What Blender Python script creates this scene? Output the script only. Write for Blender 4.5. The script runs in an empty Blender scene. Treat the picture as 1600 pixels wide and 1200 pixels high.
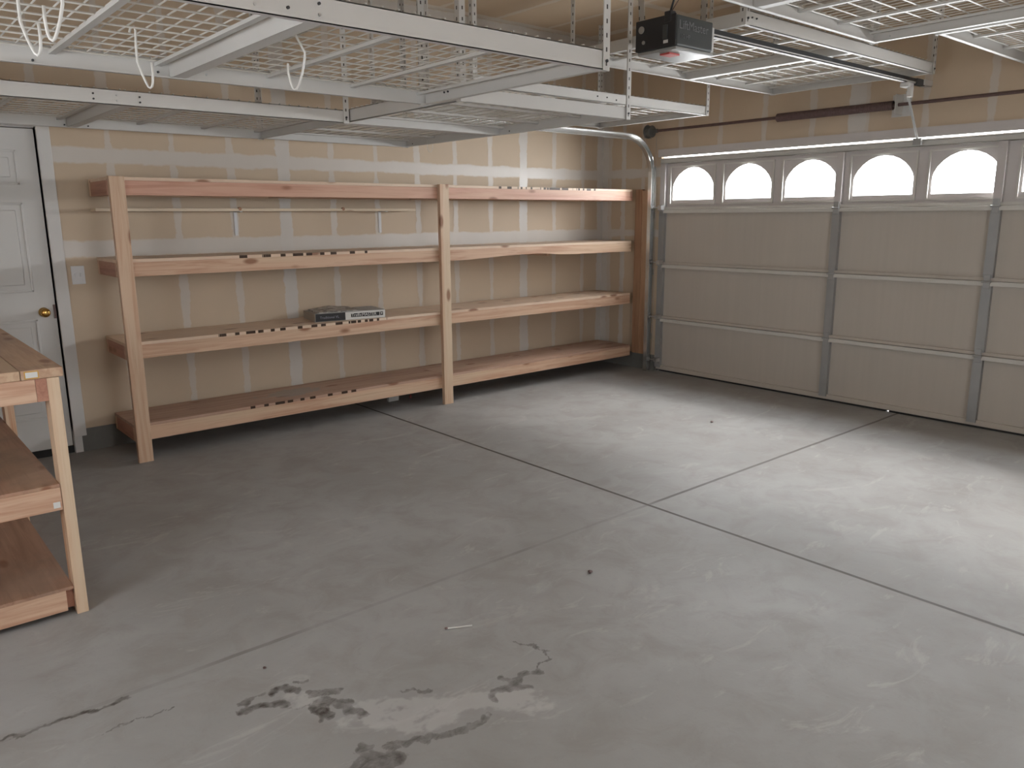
import bpy, bmesh, math, random
from mathutils import Vector, Matrix, noise as mnoise
random.seed(7)
SC = bpy.context.scene
COL = SC.collection

# ---------------------------------------------------------------- camera
YAW, PITCH, ROLL, FPX, CAMZ = 0.8656802, 0.2104446, -0.0064599, 1227.23, 1.55747
fw = Vector((math.cos(PITCH)*math.cos(YAW), math.cos(PITCH)*math.sin(YAW), -math.sin(PITCH)))
rt = fw.cross(Vector((0, 0, 1))).normalized(); up = rt.cross(fw)
r2 = math.cos(ROLL)*rt + math.sin(ROLL)*up; u2 = -math.sin(ROLL)*rt + math.cos(ROLL)*up
cd = bpy.data.cameras.new('camera'); cam = bpy.data.objects.new('camera', cd); COL.objects.link(cam)
cd.sensor_width = 36; cd.lens = FPX/1600*36; cd.clip_start = .05
M = Matrix((r2, u2, -fw)).transposed().to_4x4(); M.translation = (0, 0, CAMZ); cam.matrix_world = M
SC.camera = cam
# ---------------------------------------------------------------- light
SC.view_settings.view_transform = 'Standard'; SC.view_settings.look = 'None'
SC.view_settings.gamma = 1; SC.view_settings.exposure = 0.36; SC.view_settings.use_curve_mapping = False
w = bpy.data.worlds.new('sky'); SC.world = w; w.use_nodes = True
w.node_tree.nodes['Background'].inputs[0].default_value = (.95, .97, 1, 1)
w.node_tree.nodes['Background'].inputs[1].default_value = 6.0
WIN_Y = [4.725-.6*k for k in range(8)]
WIN_Z = (1.665, 2.015)
def area(name, loc, direction, sx, sy, power, color=(1, 1, 1), spread=180):
    l = bpy.data.lights.new(name, 'AREA'); l.shape = 'RECTANGLE'; l.size = sx; l.size_y = sy
    l.energy = power; l.color = color; l.spread = math.radians(spread)
    o = bpy.data.objects.new(name, l); COL.objects.link(o); o.location = loc
    o.rotation_euler = Vector(direction).to_track_quat('-Z', 'Z').to_euler(); return o
for y in WIN_Y:      # daylight at each pane of the garage door
    area('window_daylight', (6.43, y, 1.87), (-1, 0, -.22), .52, .38, 22.0, (.96, .985, 1))
sl = bpy.data.lights.new('hazy_sun', 'SUN'); sl.energy = 14.0; sl.angle = math.radians(30); sl.color = (1, .97, .92)
so = bpy.data.objects.new('hazy_sun', sl); COL.objects.link(so); so.location = (9, 2, 6)
so.rotation_euler = Vector((-.66, .05, -.75)).to_track_quat('-Z', 'Z').to_euler()
# fill lamps at two added, unseen windows to the side and back
area('added_side_fill', (1.6, -2.58, 1.5), (0, 1, 0), 1.7, 1.2, 26, (.97, .985, 1))
area('added_back_fill', (-1.28, 2.0, 1.5), (1, 0, 0), 1.5, 1.1, 9, (.95, .975, 1))  # added back fill, brightens the room from out of view

# ---------------------------------------------------------------- helpers
def tag(o, label=None, cat=None, group=None, kind=None):
    if label: o['label'] = label
    if cat: o['category'] = cat
    if group: o['group'] = group
    if kind: o['kind'] = kind
    return o
def thing(name, loc, label, cat, group=None):
    o = bpy.data.objects.new(name, None); COL.objects.link(o); o.location = loc; o.empty_display_size = .1
    return tag(o, label, cat, group)
class MB:
    def __init__(s): s.bm = bmesh.new()
    def box(s, x0, x1, y0, y1, z0, z1, bev=0):
        r = bmesh.ops.create_cube(s.bm, size=1)
        vs = r['verts']
        for v in vs:
            v.co = Vector(((x0+x1)/2+v.co.x*(x1-x0), (y0+y1)/2+v.co.y*(y1-y0), (z0+z1)/2+v.co.z*(z1-z0)))
        if bev:
            es = list({e for v in vs for e in v.link_edges})
            bmesh.ops.bevel(s.bm, geom=es, offset=bev, segments=2, affect='EDGES', profile=.6)
        return s
    def tube(s, pts, r, n=8, cap=True):
        pts = [Vector(p) for p in pts]; rings = []
        prev = None
        for i, p in enumerate(pts):
            t = (pts[min(i+1, len(pts)-1)]-pts[max(i-1, 0)]).normalized()
            if prev is None:
                a = Vector((0, 0, 1)) if abs(t.z) < .9 else Vector((1, 0, 0))
                nrm = t.cross(a).normalized()
            else:
                nrm = (prev-t*prev.dot(t)).normalized()
            prev = nrm; b = t.cross(nrm); rr = r[i] if isinstance(r, (list, tuple)) else r
            rings.append([s.bm.verts.new(p+nrm*rr*math.cos(2*math.pi*k/n)+b*rr*math.sin(2*math.pi*k/n)) for k in range(n)])
        for A, B in zip(rings, rings[1:]):
            for k in range(n): s.bm.faces.new((A[k], A[(k+1) % n], B[(k+1) % n], B[k]))
        if cap:
            s.bm.faces.new(rings[0][::-1]); s.bm.faces.new(rings[-1])
        return s
    def sweep(s, pts, prof, side, closed=True):
        """extrude a 2d profile (a along `side`, b along the path normal) along pts in the plane perpendicular to side"""
        pts = [Vector(p) for p in pts]; side = Vector(side); rings = []
        for i, p in enumerate(pts):
            t = (pts[min(i+1, len(pts)-1)]-pts[max(i-1, 0)]).normalized(); nn = side.cross(t).normalized()
            rings.append([s.bm.verts.new(p+side*a+nn*b) for a, b in prof])
        n = len(prof)
        for A, B in zip(rings, rings[1:]):
            for k in range(n): s.bm.faces.new((A[k], A[(k+1) % n], B[(k+1) % n], B[k]))
        s.bm.faces.new(rings[0][::-1]); s.bm.faces.new(rings[-1]); return s
    def lathe(s, origin, axis, prof, n=20):
        origin = Vector(origin); axis = Vector(axis).normalized()
        a = Vector((0, 0, 1)) if abs(axis.z) < .9 else Vector((1, 0, 0)); u = axis.cross(a).normalized(); v = axis.cross(u)
        rings = [[s.bm.verts.new(origin+axis*h+(u*math.cos(2*math.pi*k/n)+v*math.sin(2*math.pi*k/n))*max(r, 1e-4)) for k in range(n)] for h, r in prof]
        for A, B in zip(rings, rings[1:]):
            for k in range(n): s.bm.faces.new((A[k], A[(k+1) % n], B[(k+1) % n], B[k]))
        s.bm.faces.new(rings[0][::-1]); s.bm.faces.new(rings[-1]); return s
    def prism(s, pts, d):
        a = [s.bm.verts.new(Vector(p)) for p in pts]; b = [s.bm.verts.new(Vector(p)+Vector(d)) for p in pts]; n = len(a)
        s.bm.faces.new(a); s.bm.faces.new(b[::-1])
        for k in range(n): s.bm.faces.new((a[k], b[k], b[(k+1) % n], a[(k+1) % n]))
        return s
    def build(s, name, m, parent=None, origin=None, smooth=False, **kw):
        bmesh.ops.recalc_face_normals(s.bm, faces=s.bm.faces[:])
        me = bpy.data.meshes.new(name)
        o = bpy.data.objects.new(name, me); COL.objects.link(o)
        off = Vector((0, 0, 0))
        if origin is not None: off = Vector(origin)
        elif parent is not None: off = Vector((0, 0, 0))
        for v in s.bm.verts: v.co -= off
        s.bm.to_mesh(me); s.bm.free()
        if smooth:
            me.polygons.foreach_set('use_smooth', [True]*len(me.polygons))
        me.materials.append(m)
        o.location = off
        if parent is not None:
            o.parent = parent
            pw = Vector((0, 0, 0)); q = parent
            while q is not None: pw = pw+q.location; q = q.parent
            o.location = off-pw
        return tag(o, **kw)
def wpos(o):
    p = Vector((0, 0, 0))
    while o is not None: p = p+o.location; o = o.parent
    return p
def copy_tree(o, parent=None):
    c = o.copy(); COL.objects.link(c); c.parent = parent
    for ch in list(o.children): copy_tree(ch, c)
    return c

# ---------------------------------------------------------------- materials
class N:
    def __init__(s, name):
        s.m = bpy.data.materials.new(name); s.m.use_nodes = True; s.t = s.m.node_tree
        s.b = s.t.nodes['Principled BSDF']
    def n(s, typ, **kw):
        x = s.t.nodes.new(typ)
        for k, v in kw.items(): setattr(x, k, v)
        return x
    def put(s, sock, v):
        if isinstance(v, bpy.types.NodeSocket): s.t.links.new(v, sock)
        else: sock.default_value = v
    def math(s, op, a, b=0.0, c=0.0):
        x = s.n('ShaderNodeMath', operation=op)
        s.put(x.inputs[0], a); s.put(x.inputs[1], b); s.put(x.inputs[2], c); return x.outputs[0]
    def ramp(s, v, lo, hi):
        x = s.n('ShaderNodeMapRange', interpolation_type='SMOOTHSTEP'); s.put(x.inputs[0], v)
        s.put(x.inputs[1], lo); s.put(x.inputs[2], hi); return x.outputs[0]
    def mix(s, f, a, b):
        x = s.n('ShaderNodeMix', data_type='RGBA'); s.put(x.inputs[0], f)
        for i, v in ((6, a), (7, b)):
            s.put(x.inputs[i], v if isinstance(v, bpy.types.NodeSocket) else (*v, 1)); 
        return x.outputs[2]
    def noise(s, vec, scale, detail=3, rough=.5, dist=0):
        x = s.n('ShaderNodeTexNoise'); s.put(x.inputs['Vector'], vec); x.inputs['Scale'].default_value = scale
        x.inputs['Detail'].default_value = detail; x.inputs['Roughness'].default_value = rough; x.inputs['Distortion'].default_value = dist
        return x.outputs[0]
    def scale(s, vec, sc):
        x = s.n('ShaderNodeVectorMath', operation='MULTIPLY'); s.put(x.inputs[0], vec); x.inputs[1].default_value = sc; return x.outputs[0]
    def pos(s): return s.n('ShaderNodeNewGeometry').outputs['Position']
    def obj(s): return s.n('ShaderNodeTexCoord').outputs['Object']
    def sep(s, v):
        x = s.n('ShaderNodeSeparateXYZ'); s.put(x.inputs[0], v); return x.outputs
    def bump(s, h, strength=.2, dist=.01):
        x = s.n('ShaderNodeBump'); x.inputs['Strength'].default_value = strength; x.inputs['Distance'].default_value = dist
        s.put(x.inputs['Height'], h); s.t.links.new(x.outputs[0], s.b.inputs['Normal'])
    def out(s, col, rough=.6, metal=0, spec=.5):
        s.put(s.b.inputs['Base Color'], col if isinstance(col, bpy.types.NodeSocket) else (*col, 1))
        s.put(s.b.inputs['Roughness'], rough); s.put(s.b.inputs['Metallic'], metal); s.b.inputs['Specular IOR Level'].default_value = spec
        return s.m
def plain(name, col, rough=.6, metal=0, var=.06, sc=12, spec=.5):
    k = N(name); n = k.noise(k.obj(), sc, 3)
    c = k.mix(n, tuple(x*(1-var) for x in col), tuple(min(1, x*(1+var)) for x in col))
    return k.out(c, rough, metal, spec)

TAN = (.52, .415, .305); MUD = (.58, .545, .505)
def drywall(name, axis, x0, step, wides, bands, corner=None, tan=TAN, mud=MUD, halfw=.024):
    k = N(name); p = k.pos(); X, Y, Z = k.sep(p)
    A = {'x': X, 'y': Y, 'z': Z}[axis[0]]; B = {'x': X, 'y': Y, 'z': Z}[axis[1]]
    nb = k.noise(p, 5, 4, .6); nf = k.noise(p, 26, 3)
    wob = k.math('MULTIPLY', k.math('SUBTRACT', nb, .5), .06)
    wob = k.math('ADD', wob, k.math('MULTIPLY', k.math('SUBTRACT', nf, .5), .022))
    f = k.math('SUBTRACT', k.math('FRACT', k.math('ADD', k.math('DIVIDE', k.math('SUBTRACT', A, x0), step), .5)), .5)
    d = k.math('MULTIPLY', k.math('ABSOLUTE', f), step)
    d = k.math('ADD', d, wob)
    m = k.math('SUBTRACT', 1, k.ramp(d, halfw-.004, halfw+.006))
    m = k.math('MULTIPLY', m, .72)
    for wx, hw in wides:
        dd = k.math('ADD', k.math('ABSOLUTE', k.math('SUBTRACT', A, wx)), wob)
        m = k.math('MAXIMUM', m, k.math('SUBTRACT', 1, k.ramp(dd, hw-.005, hw+.005)))
    for bz, hw in bands:
        dd = k.math('ADD', k.math('ABSOLUTE', k.math('SUBTRACT', B, bz)), k.math('MULTIPLY', wob, .8))
        m = k.math('MAXIMUM', m, k.math('MULTIPLY', k.math('SUBTRACT', 1, k.ramp(dd, hw-.01, hw+.008)), .9))
    if corner is not None:
        dd = k.math('ABSOLUTE', k.math('SUBTRACT', A, corner))
        m = k.math('MAXIMUM', m, k.math('SUBTRACT', 1, k.ramp(k.math('ADD', dd, wob), .05, .06)))
    blot = k.noise(p, 2.2, 4, .6)
    tanc = k.mix(blot, tuple(c*.92 for c in tan), tuple(c*1.08 for c in tan))
    mudc = k.mix(k.noise(p, 9, 4), tuple(c*.93 for c in mud), mud)
    k.bump(m, .12, .003)
    return k.out(k.mix(m, tanc, mudc), k.math('SUBTRACT', .60, k.math('MULTIPLY', m, .29)), 0, .45)
m_wall_l = drywall('drywall_left', 'xz', 1.481, .4064, [(2.70, .052), (5.138, .05)], [(1.965, .049), (1.362, .056), (3.22, .05)], 6.22)
m_wall_f = drywall('drywall_front', 'yz', 4.859, .4445, [(3.155, .07), (5.56, .03)], [(1.97, .045), (1.38, .035), (3.24, .045)], 5.82)
m_wall_o = drywall('drywall_other', 'yz', .4, .4064, [(2.0, .05)], [(2.0, .08), (1.362, .05)])
m_ceil = drywall('drywall_ceiling', 'xy', 4.76, .6096, [(3.54, .05), (5.98, .05)], [(5.8, .05), (4.63, .05), (3.41, .05), (2.19, .05), (.97, .05)], None, (.58, .46, .33), (.66, .60, .52))

def wood(name, ax, light=(.60, .405, .285), dark=(.46, .265, .175), yellow=(.62, .48, .34), rough=.48, smear=None, void=None, worn=0):
    k = N(name); o = k.pos(); rnd = k.n('ShaderNodeObjectInfo').outputs['Random']
    off = k.n('ShaderNodeVectorMath', operation='ADD'); k.put(off.inputs[0], o)
    cmb = k.n('ShaderNodeCombineXYZ'); r7 = k.math('MULTIPLY', rnd, 37.)
    for i in range(3): k.put(cmb.inputs[i], r7)
    k.put(off.inputs[1], cmb.outputs[0]); v = off.outputs[0]
    sc = [26, 26, 26]; sc['xyz'.index(ax)] = 1.3
    g = k.noise(k.scale(v, tuple(sc)), 1.0, 4, .62, .9)
    sc2 = [95, 95, 95]; sc2['xyz'.index(ax)] = 3.5
    g2 = k.noise(k.scale(v, tuple(sc2)), 1.0, 2)
    c = k.mix(k.ramp(g, .38, .68), light, dark)
    big = k.noise(k.scale(v, tuple(.45 if i == 'xyz'.index(ax) else 5 for i in range(3))), 1.0, 2)
    c = k.mix(k.math('MULTIPLY', k.ramp(big, .50, .68), .75), c, yellow)
    c = k.mix(k.math('MULTIPLY', k.ramp(g2, .55, .8), .28), c, tuple(q*.72 for q in dark))
    vo = k.n('ShaderNodeTexVoronoi'); ks = [9, 9, 9]; ks['xyz'.index(ax)] = 3.4
    k.put(vo.inputs['Vector'], k.scale(v, tuple(ks))); vo.inputs['Scale'].default_value = 1
    kn = k.math('SUBTRACT', 1, k.ramp(vo.outputs['Distance'], .10, .24))
    gate = k.math('GREATER_THAN', k.sep(vo.outputs['Color'])[0], .35)
    kn = k.math('MULTIPLY', kn, gate)
    c = k.mix(k.math('MULTIPLY', kn, .8), c, (.20, .07, .03))
    if worn:
        dn = k.noise(v, 3.0, 5, .65)
        c = k.mix(k.math('MULTIPLY', k.ramp(dn, .42, .7), worn), c, (.24, .17, .13))
    if smear:
        P_ = k.sep(o); ex = k.math('DIVIDE', k.math('SUBTRACT', P_[0], smear[0]), .30); ey = k.math('DIVIDE', k.math('SUBTRACT', P_[1], smear[1]), .14)
        rr = k.math('SQRT', k.math('ADD', k.math('MULTIPLY', ex, ex), k.math('MULTIPLY', ey, ey)))
        rr = k.math('ADD', rr, k.math('MULTIPLY', k.math('SUBTRACT', k.noise(o, 14, 4, .7), .5), 1.8))
        c = k.mix(k.math('MULTIPLY', k.math('SUBTRACT', 1, k.ramp(rr, .6, .9)), .6), c, (.30, .30, .28))
    if void:
        x0, x1, freq = void; X = k.sep(o)[0]
        vn = k.noise(k.scale(o, (freq, 2, 0)), 1.0, 2, .5)
        msk = k.math('MULTIPLY', k.math('GREATER_THAN', X, x0), k.math('LESS_THAN', X, x1))
        msk = k.math('MULTIPLY', msk, k.math('GREATER_THAN', vn, .50))
        msk = k.math('MULTIPLY', msk, k.math('LESS_THAN', k.sep(o)[1], 5.3345))
        c = k.mix(msk, c, (.045, .022, .01))
    k.bump(g, .08, .002)
    return k.out(c, rough, 0, .35)
W_X, W_Y, W_Z = wood('fir_board_x', 'x'), wood('fir_board_y', 'y'), wood('fir_board_z', 'z', light=(.62, .45, .32), dark=(.52, .32, .21), yellow=(.62, .50, .36))
W_RED = wood('reddish_fir_board', 'x', light=(.58, .335, .25), dark=(.44, .22, .155), yellow=(.60, .39, .28))
W_DK = wood('old_board', 'z', light=(.36, .20, .12), dark=(.24, .12, .07), yellow=(.36, .22, .13))
PLY = wood('plywood_deck', 'x', light=(.50, .34, .22), dark=(.36, .22, .14), yellow=(.50, .36, .24), worn=.25)
PLYD = wood('dirty_plywood', 'y', light=(.42, .25, .17), dark=(.32, .18, .12), yellow=(.42, .28, .19), worn=.6)
W_TOP = wood('bench_top_board', 'y', light=(.52, .36, .24), dark=(.42, .26, .17), yellow=(.52, .39, .26), worn=.35)
W_END = wood('board_end_grain', 'y', light=(.42, .21, .14), dark=(.30, .13, .09), yellow=(.44, .25, .16))
STEEL_W = plain('white_powder_coat', (.56, .55, .53), .52, 0, .03, 6)
WIRE_W = plain('white_wire_coat', (.60, .585, .55), .4, 0, .04, 20)
ALU = plain('galvanised_track', (.60, .60, .59), .26, .85, .08, 8)
GALV = plain('dull_galvanised', (.34, .34, .33), .5, .6, .12, 14)
HOOK = plain('vinyl_hook', (.66, .65, .62), .3, 0, .02)
DOOR_W = plain('white_door_paint', (.60, .595, .58), .45, 0, .02, 3)
TRIM_W = plain('white_trim_paint', (.60, .59, .575), .5, 0, .03, 4)
BRASS = plain('brass', (.62, .38, .12), .22, 1, .05)
BLACK = plain('black_plastic', (.018, .018, .02), .45, 0, .1)
DKGREY = plain('dark_grey_case', (.045, .05, .05), .5, 0, .1)
GREYC = plain('pale_grey_lens', (.30, .30, .29), .4, 0, .03)
REDP = plain('red_plastic', (.62, .10, .09), .4, 0, .05)
RUST = plain('oily_spring_steel', (.13, .085, .08), .5, .5, .3, 30)
BOLT = plain('zinc_bolt', (.55, .55, .55), .3, .9, .05)
BOLTD = plain('dark_bolt', (.05, .05, .055), .5, .5, .05)
PAPER = plain('white_paper', (.62, .62, .60), .7)
PAPERG = plain('grey_printed_paper', (.40, .39, .37), .6, 0, .3, 40)
INK = plain('black_ink', (.015, .015, .017), .5)
RUBBER = plain('black_rubber', (.02, .02, .02), .8)
SWITCHW = plain('switch_plastic', (.60, .60, .61), .4)
def panel_mat():
    k = N('door_panel_backing'); o = k.pos()
    a = k.noise(k.scale(o, (1, 26, 1.2)), 1.0, 3, .5); b = k.noise(o, 2.0, 4)
    c = k.mix(a, (.46, .42, .375), (.51, .47, .42)); c = k.mix(k.math('MULTIPLY', b, .35), c, (.41, .375, .335))
    return k.out(c, .7, 0, .25)
PANEL = panel_mat()
RAILM = plain('door_rail_steel', (.54, .525, .49), .45, .0, .04)
STILEM = plain('door_stile_steel', (.34, .345, .345), .42, .35, .1, 9)
FRAMEM = plain('window_surround', (.50, .47, .46), .5)
def perforated(name, base, metal):
    k = N(name); o = k.obj(); X, Y, Z = k.sep(o)
    fz = k.math('ABSOLUTE', k.math('SUBTRACT', k.math('FRACT', k.math('DIVIDE', Z, .05)), .5))
    zz = k.math('LESS_THAN', fz, .16)
    a = k.math('LESS_THAN', k.math('ABSOLUTE', k.math('SUBTRACT', k.math('ABSOLUTE', X), .018)), .004)
    b = k.math('LESS_THAN', k.math('ABSOLUTE', k.math('SUBTRACT', k.math('ABSOLUTE', Y), .018)), .004)
    m = k.math('MULTIPLY', zz, k.math('MAXIMUM', a, b))
    return k.out(k.mix(m, base, (.05, .045, .04)), .4, metal)
PERF_W = perforated('punched_white_angle', (.56, .55, .53), 0)
PERF_G = perforated('punched_grey_angle', (.42, .40, .37), .5)
def glass():
    k = N('window_glass'); t = k.n('ShaderNodeBsdfTransparent'); g = k.n('ShaderNodeBsdfGlossy'); g.inputs['Roughness'].default_value = .03
    mx = k.n('ShaderNodeMixShader'); mx.inputs[0].default_value = .06
    k.t.links.new(t.outputs[0], mx.inputs[1]); k.t.links.new(g.outputs[0], mx.inputs[2])
    k.t.links.new(mx.outputs[0], k.t.nodes['Material Output'].inputs[0]); return k.m
GLASS = glass()
def concrete(name, floor=True):
    k = N(name); p = k.pos(); X, Y, Z = k.sep(p)
    a = k.noise(p, .9, 5, .6, .4); b = k.noise(p, 4.5, 5, .65, .6); c = k.noise(p, 60, 2)
    col = k.mix(k.ramp(a, .3, .7), (.285, .279, .272), (.348, .348, .344))
    col = k.mix(k.math('MULTIPLY', k.ramp(b, .40, .72), .5), col, (.235, .215, .20))
    sw = k.noise(k.scale(p, (1.2, 3.0, 1)), 2.2, 5, .7, 1.2)
    col = k.mix(k.math('MULTIPLY', k.ramp(sw, .56, .70), .5), col, (.42, .41, .395))
    col = k.mix(k.math('MULTIPLY', k.ramp(c, .6, .8), .15), col, (.17, .16, .15))
    if floor:
        st = k.n('ShaderNodeAttribute', attribute_name='stain').outputs['Fac']
        pl = k.n('ShaderNodeAttribute', attribute_name='pale').outputs['Fac']
        fn = k.noise(p, 48, 6, .75, .8); fn2 = k.noise(k.scale(p, (1, 1.6, 1)), 22, 5, .7, 1.0)
        pm = k.ramp(k.math('ADD', pl, k.math('MULTIPLY', k.math('SUBTRACT', fn2, .5), .9)), .25, .75)
        col = k.mix(k.math('MULTIPLY', pm, .55), col, (.45, .44, .43))
        edge = k.math('ADD', st, k.math('MULTIPLY', k.math('SUBTRACT', fn, .5), .5))
        sm = k.math('MULTIPLY', k.ramp(edge, .20, .34), k.ramp(st, .02, .12))
        dk = k.math('MULTIPLY', sm, k.math('MINIMUM', 1.0, k.math('ADD', k.math('MULTIPLY', st, .62), k.math('MULTIPLY', k.ramp(fn2, .35, .7), .38))))
        col = k.mix(dk, col, (.045, .036, .03))
        # saw-cut and tooled joints, packed with dirt
        wob = k.math('MULTIPLY', k.math('SUBTRACT', k.noise(p, 3, 3), .5), .012)
        jy = k.math('ABSOLUTE', k.math('ADD', k.math('SUBTRACT', Y, 2.630), wob))
        nj = k.noise(k.scale(p, (1.6, 0, 0)), 1.0, 2)
        strong = k.ramp(X, 3.0, 3.4); faint = k.math('MULTIPLY', k.ramp(nj, .5, .66), .25)
        s1 = k.math('MAXIMUM', k.math('MULTIPLY', strong, .72), k.math('ADD', faint, .12))
        j1 = k.math('MULTIPLY', k.math('SUBTRACT', 1, k.ramp(jy, .007, .014)), s1)
        jx = k.math('ABSOLUTE', k.math('ADD', k.math('SUBTRACT', X, 3.2137), k.math('MULTIPLY', wob, .4)))
        j2 = k.math('SUBTRACT', 1, k.ramp(jx, .007, .013))
        j = k.math('MAXIMUM', j1, k.math('MULTIPLY', j2, .92))
        col = k.mix(j, col, (.05, .038, .03))
        h = k.math('SUBTRACT', k.math('MULTIPLY', c, .25), j); k.bump(h, .25, .006)
        rough = k.math('SUBTRACT', .62, k.math('MULTIPLY', a, .18))
        return k.out(col, rough, 0, .35)
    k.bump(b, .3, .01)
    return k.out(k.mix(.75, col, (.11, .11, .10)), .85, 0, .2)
M_FLOOR = concrete('slab_concrete'); M_CURB = concrete('stem_wall_concrete', False)

# ---------------------------------------------------------------- setting
X0, X1, Y0, Y1, H = -1.2, 6.25, -2.5, 5.85, 3.27
DY0, DY1, DH = .2, 5.08, 2.105
STAIN = [([[0.803, 2.325], [0.837, 2.329]], 0.0146, 0.6), ([[0.799, 2.286], [0.842, 2.282], [0.885, 2.27], [0.912, 2.238]], 0.017, 0.85), ([[0.917, 2.322], [0.953, 2.327], [0.976, 2.283]], 0.017, 0.85), ([[0.996, 2.326], [1.033, 2.319]], 0.0085, 0.5), ([[1.011, 2.231], [1.054, 2.211], [1.086, 2.18]], 0.017, 0.5), ([[1.017, 2.173], [1.049, 2.136], [1.066, 2.07], [1.083, 2.023]], 0.0243, 0.62), ([[0.987, 2.148], [0.989, 2.087]], 0.0182, 1.0), ([[1.251, 2.044], [1.281, 2.018], [1.324, 1.973]], 0.0097, 0.55), ([[1.449, 1.815], [1.497, 1.835], [1.547, 1.819], [1.583, 1.787]], 0.0182, 0.55), ([[1.548, 1.884], [1.55, 1.835], [1.629, 1.851], [1.669, 1.827]], 0.0182, 0.52), ([[1.726, 2.028], [1.768, 1.969], [1.78, 1.915], [1.748, 1.869], [1.686, 1.852]], 0.0049, 0.6), ([[1.39, 1.755], [1.354, 1.746], [1.291, 1.738], [1.256, 1.753], [1.187, 1.783], [1.119, 1.812], [1.068, 1.827]], 0.0158, 0.5), ([[1.003, 1.869], [0.992, 1.823], [0.949, 1.805], [1.018, 1.799], [1.05, 1.772], [1.002, 1.759]], 0.0316, 0.6), ([[0.842, 2.342], [0.89, 2.337]], 0.0061, 0.45), ([[0.91, 2.214], [0.934, 2.177], [0.987, 2.182]], 0.0061, 0.4),
         ([[0.178, 2.632], [0.314, 2.62], [0.441, 2.614], [0.548, 2.613]], .009, .8), ([[0.416, 2.469], [0.499, 2.468], [0.634, 2.46]], .004, .6)]
PALE = [([[1.83, 3.35], [1.9, 3.3]], .03, .5), ([[0.957, 2.225], [1.011, 2.196]], 0.0316, 0.6), ([[1.135, 2.036], [1.203, 1.943], [1.269, 1.902], [1.373, 1.846], [1.47, 1.779], [1.548, 1.711]], 0.0462, 0.9), ([[1.268, 1.821], [1.156, 1.87], [1.027, 2.031]], 0.0292, 0.6)]
def segd(x, y, a, b):
    dx, dy = b[0]-a[0], b[1]-a[1]; L = dx*dx+dy*dy
    t = max(0, min(1, ((x-a[0])*dx+(y-a[1])*dy)/L)); return math.hypot(x-a[0]-t*dx, y-a[1]-t*dy)
def field(L, x, y, soft):
    v = 0
    for pts, r, d in L:
        if not (min(p[0] for p in pts)-.12 < x < max(p[0] for p in pts)+.12): continue
        if not (min(p[1] for p in pts)-.12 < y < max(p[1] for p in pts)+.12): continue
        q = min(segd(x, y, a, b) for a, b in zip(pts, pts[1:]))
        v = max(v, d*max(0, min(1, 1-(q-r*.6)/(r*.8*soft))))
    return v
def make_floor():
    fx0, fx1, fy0, fy1, st = .1, 1.9, 1.64, 2.70, .006
    nx, ny = int((fx1-fx0)/st), int((fy1-fy0)/st)
    vs, fs, sa, pa = [], [], [], []
    for j in range(ny+1):
        for i in range(nx+1):
            x, y = fx0+(fx1-fx0)*i/nx, fy0+(fy1-fy0)*j/ny
            vs.append((x, y, 0))
            def nz(f, k): return mnoise.noise(Vector((x*f, y*f, k)))
            wx = x+.022*nz(22, 1)+.009*nz(70, 2); wy = y+.022*nz(22, 5)+.009*nz(70, 7)
            sv = field(STAIN, wx, wy, 1)
            if sv > 0: sv = max(0, sv*(1+.75*nz(38, 3))-.12*max(0, nz(90, 4)))
            px_, py_ = x+.05*nz(9, 11)+.02*nz(40, 12), y+.05*nz(9, 15)+.02*nz(40, 16)
            pv = field(PALE, px_, py_, 1.8)
            sa.append(sv); pa.append(max(0, pv*(1+.9*nz(16, 21)+.5*nz(60, 22))))
    for j in range(ny):
        for i in range(nx):
            a = j*(nx+1)+i; fs.append((a, a+1, a+nx+2, a+nx+1))
    def quad(x0, x1, y0, y1):
        b = len(vs); vs.extend([(x0, y0, 0), (x1, y0, 0), (x1, y1, 0), (x0, y1, 0)]); sa.extend([0]*4); pa.extend([0]*4); fs.append((b, b+1, b+2, b+3))
    XE, YE = 6.30, 5.95
    quad(X0-.1, XE, Y0-.1, fy0); quad(X0-.1, XE, fy1, YE); quad(X0-.1, fx0, fy0, fy1); quad(fx1, XE, fy0, fy1)
    me = bpy.data.meshes.new('floor'); me.from_pydata(vs, [], fs)
    for n, d in (('stain', sa), ('pale', pa)):
        at = me.attributes.new(n, 'FLOAT', 'POINT'); at.data.foreach_set('value', d)
    me.materials.append(M_FLOOR); o = bpy.data.objects.new('floor', me); COL.objects.link(o)
    tag(o, 'grey concrete garage slab with joints and dark oil stains', 'floor', None, 'structure')
make_floor()
def S(name, mb, m, label, cat='wall'): return mb.build(name, m, None, None, label=label, cat=cat, kind='structure')
S('ceiling', MB().box(X0-.1, X1+.1, Y0-.1, Y1+.1, H, H+.1), m_ceil, 'unpainted drywall ceiling with pale joint tape', 'ceiling')
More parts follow.
